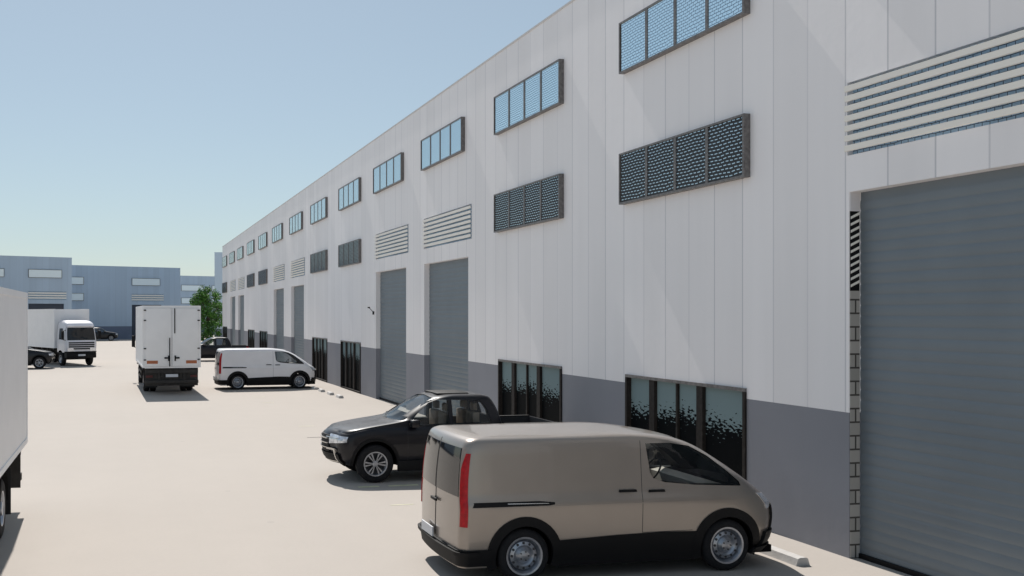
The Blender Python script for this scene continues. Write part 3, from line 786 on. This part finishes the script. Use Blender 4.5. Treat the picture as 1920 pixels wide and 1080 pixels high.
YE = 108.9      # far end of the long row
YB = [14.88,22.2,29.35,36.3,43.3,50.9,58.3,66.0,73.5,81.1,88.9,96.2,103.6]   # near edge (world Y) of each strip window
kinds = 'ssddssddssdds'
bays = [(YE-(y+WW), k) for y, k in zip(YB, kinds)]
bays += [(YE-(7.9+WW)-.3, 'd'), (YE-(.6+WW)-.3, 'd')]
main = warehouse('warehouse', (DW, YE, 0), -math.pi/2, YE+4.0, 30, 11.02, bays, WW, 'wall', 'plinth', 2.14)
tag(main, 'long white panelled warehouse with grey plinth, strip windows and grey roller shutters along the right', 'warehouse')
b = MB('black'); b.box(-.04,.02,-.10,0,3.55,3.75,bev=.01); b.tube((-.01,-.05,3.7),(-.01,-.32,3.98),.02,8); b.box(-.06,.04,-.40,-.26,3.94,4.02,bev=.01)
lb = b.build('wall_lamp', main); lb.location = (YE-40.95, 0, 1.1); lb.scale = (.7, .7, .7)

def far_wh(label, corner, ang, L, Hh, bays, right_anchor=False, depth=30):
    x, y = corner
    if right_anchor: x -= L*math.cos(ang); y -= L*math.sin(ang)
    w = warehouse('warehouse', (x, y, 0), ang, L, depth, Hh, bays, WW, 'farwall', 'farplinth', 1.9, far=True)
    tag(w, label, 'warehouse', 'blue grey warehouses closing the far end of the yard'); return w
A20 = R(20)
def along(u, corner, ang):
    """distance along a facade from corner where the ray at photo column u meets it"""
    a = (u-CX)/FPX; t = (a*CC+SS)/(-a*SS+CC); cx, cy = corner
    # (cx + d cos) = t (cy + d sin)
    return (t*cy-cx)/(math.cos(ang)-t*math.sin(ang))
c1 = (-7.0, 135.8); L1 = 52
far_wh('tall blue grey warehouse at the far left, behind the lorry facing the camera', c1, A20, L1, 11.1,
       [(L1+along(53, c1, A20), 'd'), (L1+along(53, c1, A20)-7.4, 'w'), (L1+along(53, c1, A20)-14.8, 'w'), (L1+along(53, c1, A20)-22.2, 'd'), (L1+along(53, c1, A20)-29.6, 'd')], True, depth=7)
c2 = (-7.05-3.2*math.cos(A20), 144.7-3.2*math.sin(A20))
o2 = along(247, c2, A20)
far_wh('lower blue grey warehouse at the far end, behind the rear doors of the middle lorry', c2, A20, along(338, c2, A20), 10.55,
       [(o2, 'd'), (max(.1, along(152, c2, A20)-WW), 'w')])
c3 = (9.6, 179.5)
far_wh('furthest blue grey warehouse, partly hidden by the green tree', c3, A20, 30, 10.55, [(along(356, c3, A20)-4.0 if along(356, c3, A20) > 4.1 else .1, 'w'), (along(397, c3, A20), 'w'), (along(397, c3, A20)+8, 'd')])
c4 = (10.35, 118.6)
far_wh('blue grey warehouse end wall just beyond the far end of the long white warehouse', c4, R(-7), 28, 11.0, [(4.0, 'w'), (11.4, 'w')])

# ------------------------------------------------------------------ ground
b = MB('ground'); b.quad([(-900,-300,0),(900,-300,0),(900,1500,0),(-900,1500,0)]); g = b.build('ground', fix=False); tag(g, kind='structure')
b = MB('line')
def dash(x0, x1, y, w=.07): b.quad([(x0,y-w/2,.004),(x1,y-w/2,.004),(x1,y+w/2,.004),(x0,y+w/2,.004)])
for x0, x1 in ((4.70,5.15),(5.35,6.0),(6.15,7.2)): dash(x0, x1, 19.92, .15)
dash(4.85,5.30,17.9,.04); dash(5.6,6.4,17.9,.04)
for y in (39.9,42.7,31.2): dash(5.4,5.9,y,.05)
b.build('parking_lines', fix=False); tag(bpy.data.objects['parking_lines'], kind='structure')
b = MB('black'); b.quad([(5.15,28.25,.004),(5.70,28.25,.004),(5.70,28.31,.004),(5.15,28.31,.004)]); b.build('drain_slot', fix=False); tag(bpy.data.objects['drain_slot'], kind='structure')

# ------------------------------------------------------------------ vehicles
van = make_van('beige'); van.location = (5.20, 13.27, 0); van.rotation_euler.z = R(-.8)
tag(van, 'metallic beige delivery van parked nose to the wall in the foreground', 'van', 'delivery vans parked nose to the wall')
van2 = copy_tree(van); van2.location = (5.18, 47.95, 0); van2.rotation_euler.z = R(1.5)
def repaint(o, a, c):
    for ch in o.children_recursive:
        if ch.type == 'MESH' and any(m and m.name == M[a].name for m in ch.data.materials):
            ch.data = ch.data.copy()
            for i, m in enumerate(ch.data.materials):
                if m and m.name == M[a].name: ch.data.materials[i] = M[c]
repaint(van2, 'beige', 'vanwhite')
tag(van2, 'white delivery van parked nose to the wall, right of the middle lorry', 'van')
pk = make_pickup(); pk.location = (5.18+3.1, 21.27, 0); pk.rotation_euler.z = math.pi+R(0)
tag(pk, 'black pickup parked facing away from the wall behind the beige van', 'pickup truck', 'black pickups standing in the yard')
def place_pickup(x, y, rz, label):
    p = copy_tree(pk); p.location = (x, y, 0); p.rotation_euler.z = rz; tag(p, label); return p
place_pickup(8.15, 77.2, math.pi, 'black pickup half hidden behind the white van, below the green tree')
place_pickup(-5.6-3.1, 68.7, R(2), 'black pickup at the left edge beside the nearest white lorry')
place_pickup(-5.1, 138.6, R(3), 'tiny distant black pickup against the far blue grey warehouse')
tr = make_truck(); tr.location = (1.93, 44.6+2.6, 0); tr.rotation_euler.z = math.pi/2+R(1.6)
tag(tr, 'white box lorry in the middle of the yard showing its closed rear doors', 'lorry', 'white box lorries in the yard')
t2 = copy_tree(tr); t2.location = (-1.78-1.28, 19.2-2.6, 0); t2.rotation_euler.z = -math.pi/2
tag(t2, 'white box lorry cut off by the left edge in the foreground, only its side showing', 'lorry')
ang = -math.pi/2+R(24)
t3 = copy_tree(tr); t3.location = (-3.0-7.05*math.cos(ang), 71.2-7.05*math.sin(ang), 0); t3.rotation_euler.z = ang
tag(t3, 'white box lorry at the left with its cab and dark windscreen facing the camera', 'lorry')

# ------------------------------------------------------------------ wheel stops
def stop_me():
    b = MB('stop'); L = .33
    pr = [(-.075,0),(-.055,.10),(-.03,.115),(.03,.115),(.055,.10),(.075,0)]
    A = [b.bm.verts.new((x,-L,z)) for x, z in pr]; B = [b.bm.verts.new((x,L,z)) for x, z in pr]
    for i in range(6): b.bm.faces.new((A[i], A[(i+1)%6], B[(i+1)%6], B[i]))
    b.bm.faces.new(A[::-1]); b.bm.faces.new(B)
    return b.me('wheel_stop')
sm = stop_me()
stops = [(9.42,12.75,'concrete wheel stop at the front wheel of the beige van'),
         (9.0,41.6,'short concrete wheel stop beyond the black pickup, nearest of the row by the grey plinth'),
         (8.95,43.3,'short concrete wheel stop by the grey plinth, second nearest of its row'),
         (8.9,45.1,'short concrete wheel stop by the grey plinth, third nearest of its row'),
         (8.85,46.6,'short concrete wheel stop close to the nose of the white van')]
for x, y, lab in stops:
    o = link('wheel_stop', sm); o.location = (x, y, 0); o.scale = (1.5, 1.35 if y < 20 else 1, 1); tag(o, lab, 'wheel stop', 'concrete wheel stops along the wall')

# ------------------------------------------------------------------ tree
def tree(loc, h, rad, label):
    root = empty('tree', loc)
    b = MB('bark'); b.tube((0,0,0),(.05,0,h*.38),.16,10,r2=.11)
    tips = []
    for k in range(9):
        a = k*2.4; p = Vector((.04,0,h*(.28+.03*k))); q = p+Vector((math.cos(a)*rad*.6, math.sin(a)*rad*.6, h*.22)); b.tube(p, q, .07, 6, r2=.02); tips.append(q)
    b.tube((.05,0,h*.38),(0,0,h*.85),.10,8,r2=.03); b.build('trunk', root)
    b = MB('leaf'); rnd = random.Random(3)
    cl = []
    while len(cl) < 150:
        x, y, z = [rnd.uniform(-1, 1) for _ in range(3)]
        if x*x+y*y+z*z > 1: continue
        zz = .52+z*.47; w = (1-abs(z)**3*.6)*(1.08 if z < 0 else .95)
        cl.append(Vector((x*rad*w*1.05, y*rad*w, zz*h)))
    for c in cl:
        cr = rnd.uniform(.28,.58)
        for _ in range(95):
            d = Vector((rnd.gauss(0,1), rnd.gauss(0,1), rnd.gauss(0,1))).normalized()*cr*rnd.random()**.4
            p = c+d; s = rnd.uniform(.07,.13); n = Vector((rnd.gauss(0,1), rnd.gauss(0,1), rnd.gauss(.6,1))).normalized(); u = n.orthogonal().normalized(); v = n.cross(u)
            b.quad([p-u*s, p-v*s*.55, p+u*s, p+v*s*.55])
    b.build('crown', root, fix=False, sharp=0)
    tag(root, label, 'tree')
tree((9.0, 112.5, 0), 6.9, 2.35, 'green leafy tree at the far end of the long white warehouse')

# ------------------------------------------------------------------ light
SUN_EL, AZ = R(50), R(1.8)      # sun beyond the far end of the yard, a touch to the left (-X)
w = bpy.data.worlds.new('World'); sc.world = w; w.use_nodes = True; nt = w.node_tree
bg = nt.nodes['Background']; sky = nt.nodes.new('ShaderNodeTexSky'); sky.sky_type = 'NISHITA'; sky.sun_disc = False
sky.sun_elevation = SUN_EL; sky.sun_rotation = -AZ; sky.altitude = 0; sky.air_density = 1.0; sky.dust_density = .6; sky.ozone_density = 2.5
hs = nt.nodes.new('ShaderNodeHueSaturation'); hs.inputs['Saturation'].default_value = .80; nt.links.new(sky.outputs[0], hs.inputs['Color'])
tn = nt.nodes.new('ShaderNodeMix'); tn.data_type = 'RGBA'; tn.blend_type = 'MULTIPLY'; tn.inputs[0].default_value = 1; tn.inputs[7].default_value = (.885, .955, .93, 1)
nt.links.new(hs.outputs[0], tn.inputs[6]); skyfill = nt.nodes.new('ShaderNodeMix'); skyfill.data_type = 'RGBA'; skyfill.inputs[0].default_value = .34; skyfill.inputs[7].default_value = (5.6, 6.65, 7.5, 1)   # flat colour added to even the sky and brighten shaded walls
nt.links.new(tn.outputs[2], skyfill.inputs[6]); nt.links.new(skyfill.outputs[2], bg.inputs[0]); bg.inputs[1].default_value = .069
sd = Vector((-math.sin(AZ)*math.cos(SUN_EL), math.cos(AZ)*math.cos(SUN_EL), math.sin(SUN_EL)))
sun = bpy.data.lights.new('sun', 'SUN'); sun.energy = 4.0; sun.angle = R(.5); sun.color = (1, .95, .89)
so = bpy.data.objects.new('sun', sun); COL.objects.link(so); so.rotation_euler = sd.to_track_quat('Z', 'Y').to_euler(); so.location = (0, 60, 60)

# ------------------------------------------------------------------ camera
cd = bpy.data.cameras.new('camera'); cam = bpy.data.objects.new('camera', cd); COL.objects.link(cam); sc.camera = cam
cd.sensor_width = 36; cd.lens = FPX/1920*36; cd.shift_x = (960-CX)/1920; cd.shift_y = (HZ-540)/1920
cam.location = (0, 0, H); cam.rotation_euler = (R(90), 0, -PHI); cd.clip_start = .1; cd.clip_end = 4000
sc.view_settings.view_transform = 'Standard'; sc.view_settings.look = 'None'; sc.view_settings.exposure = .40; sc.view_settings.gamma = 1
sc.cycles.max_bounces = 8; sc.cycles.transparent_max_bounces = 12
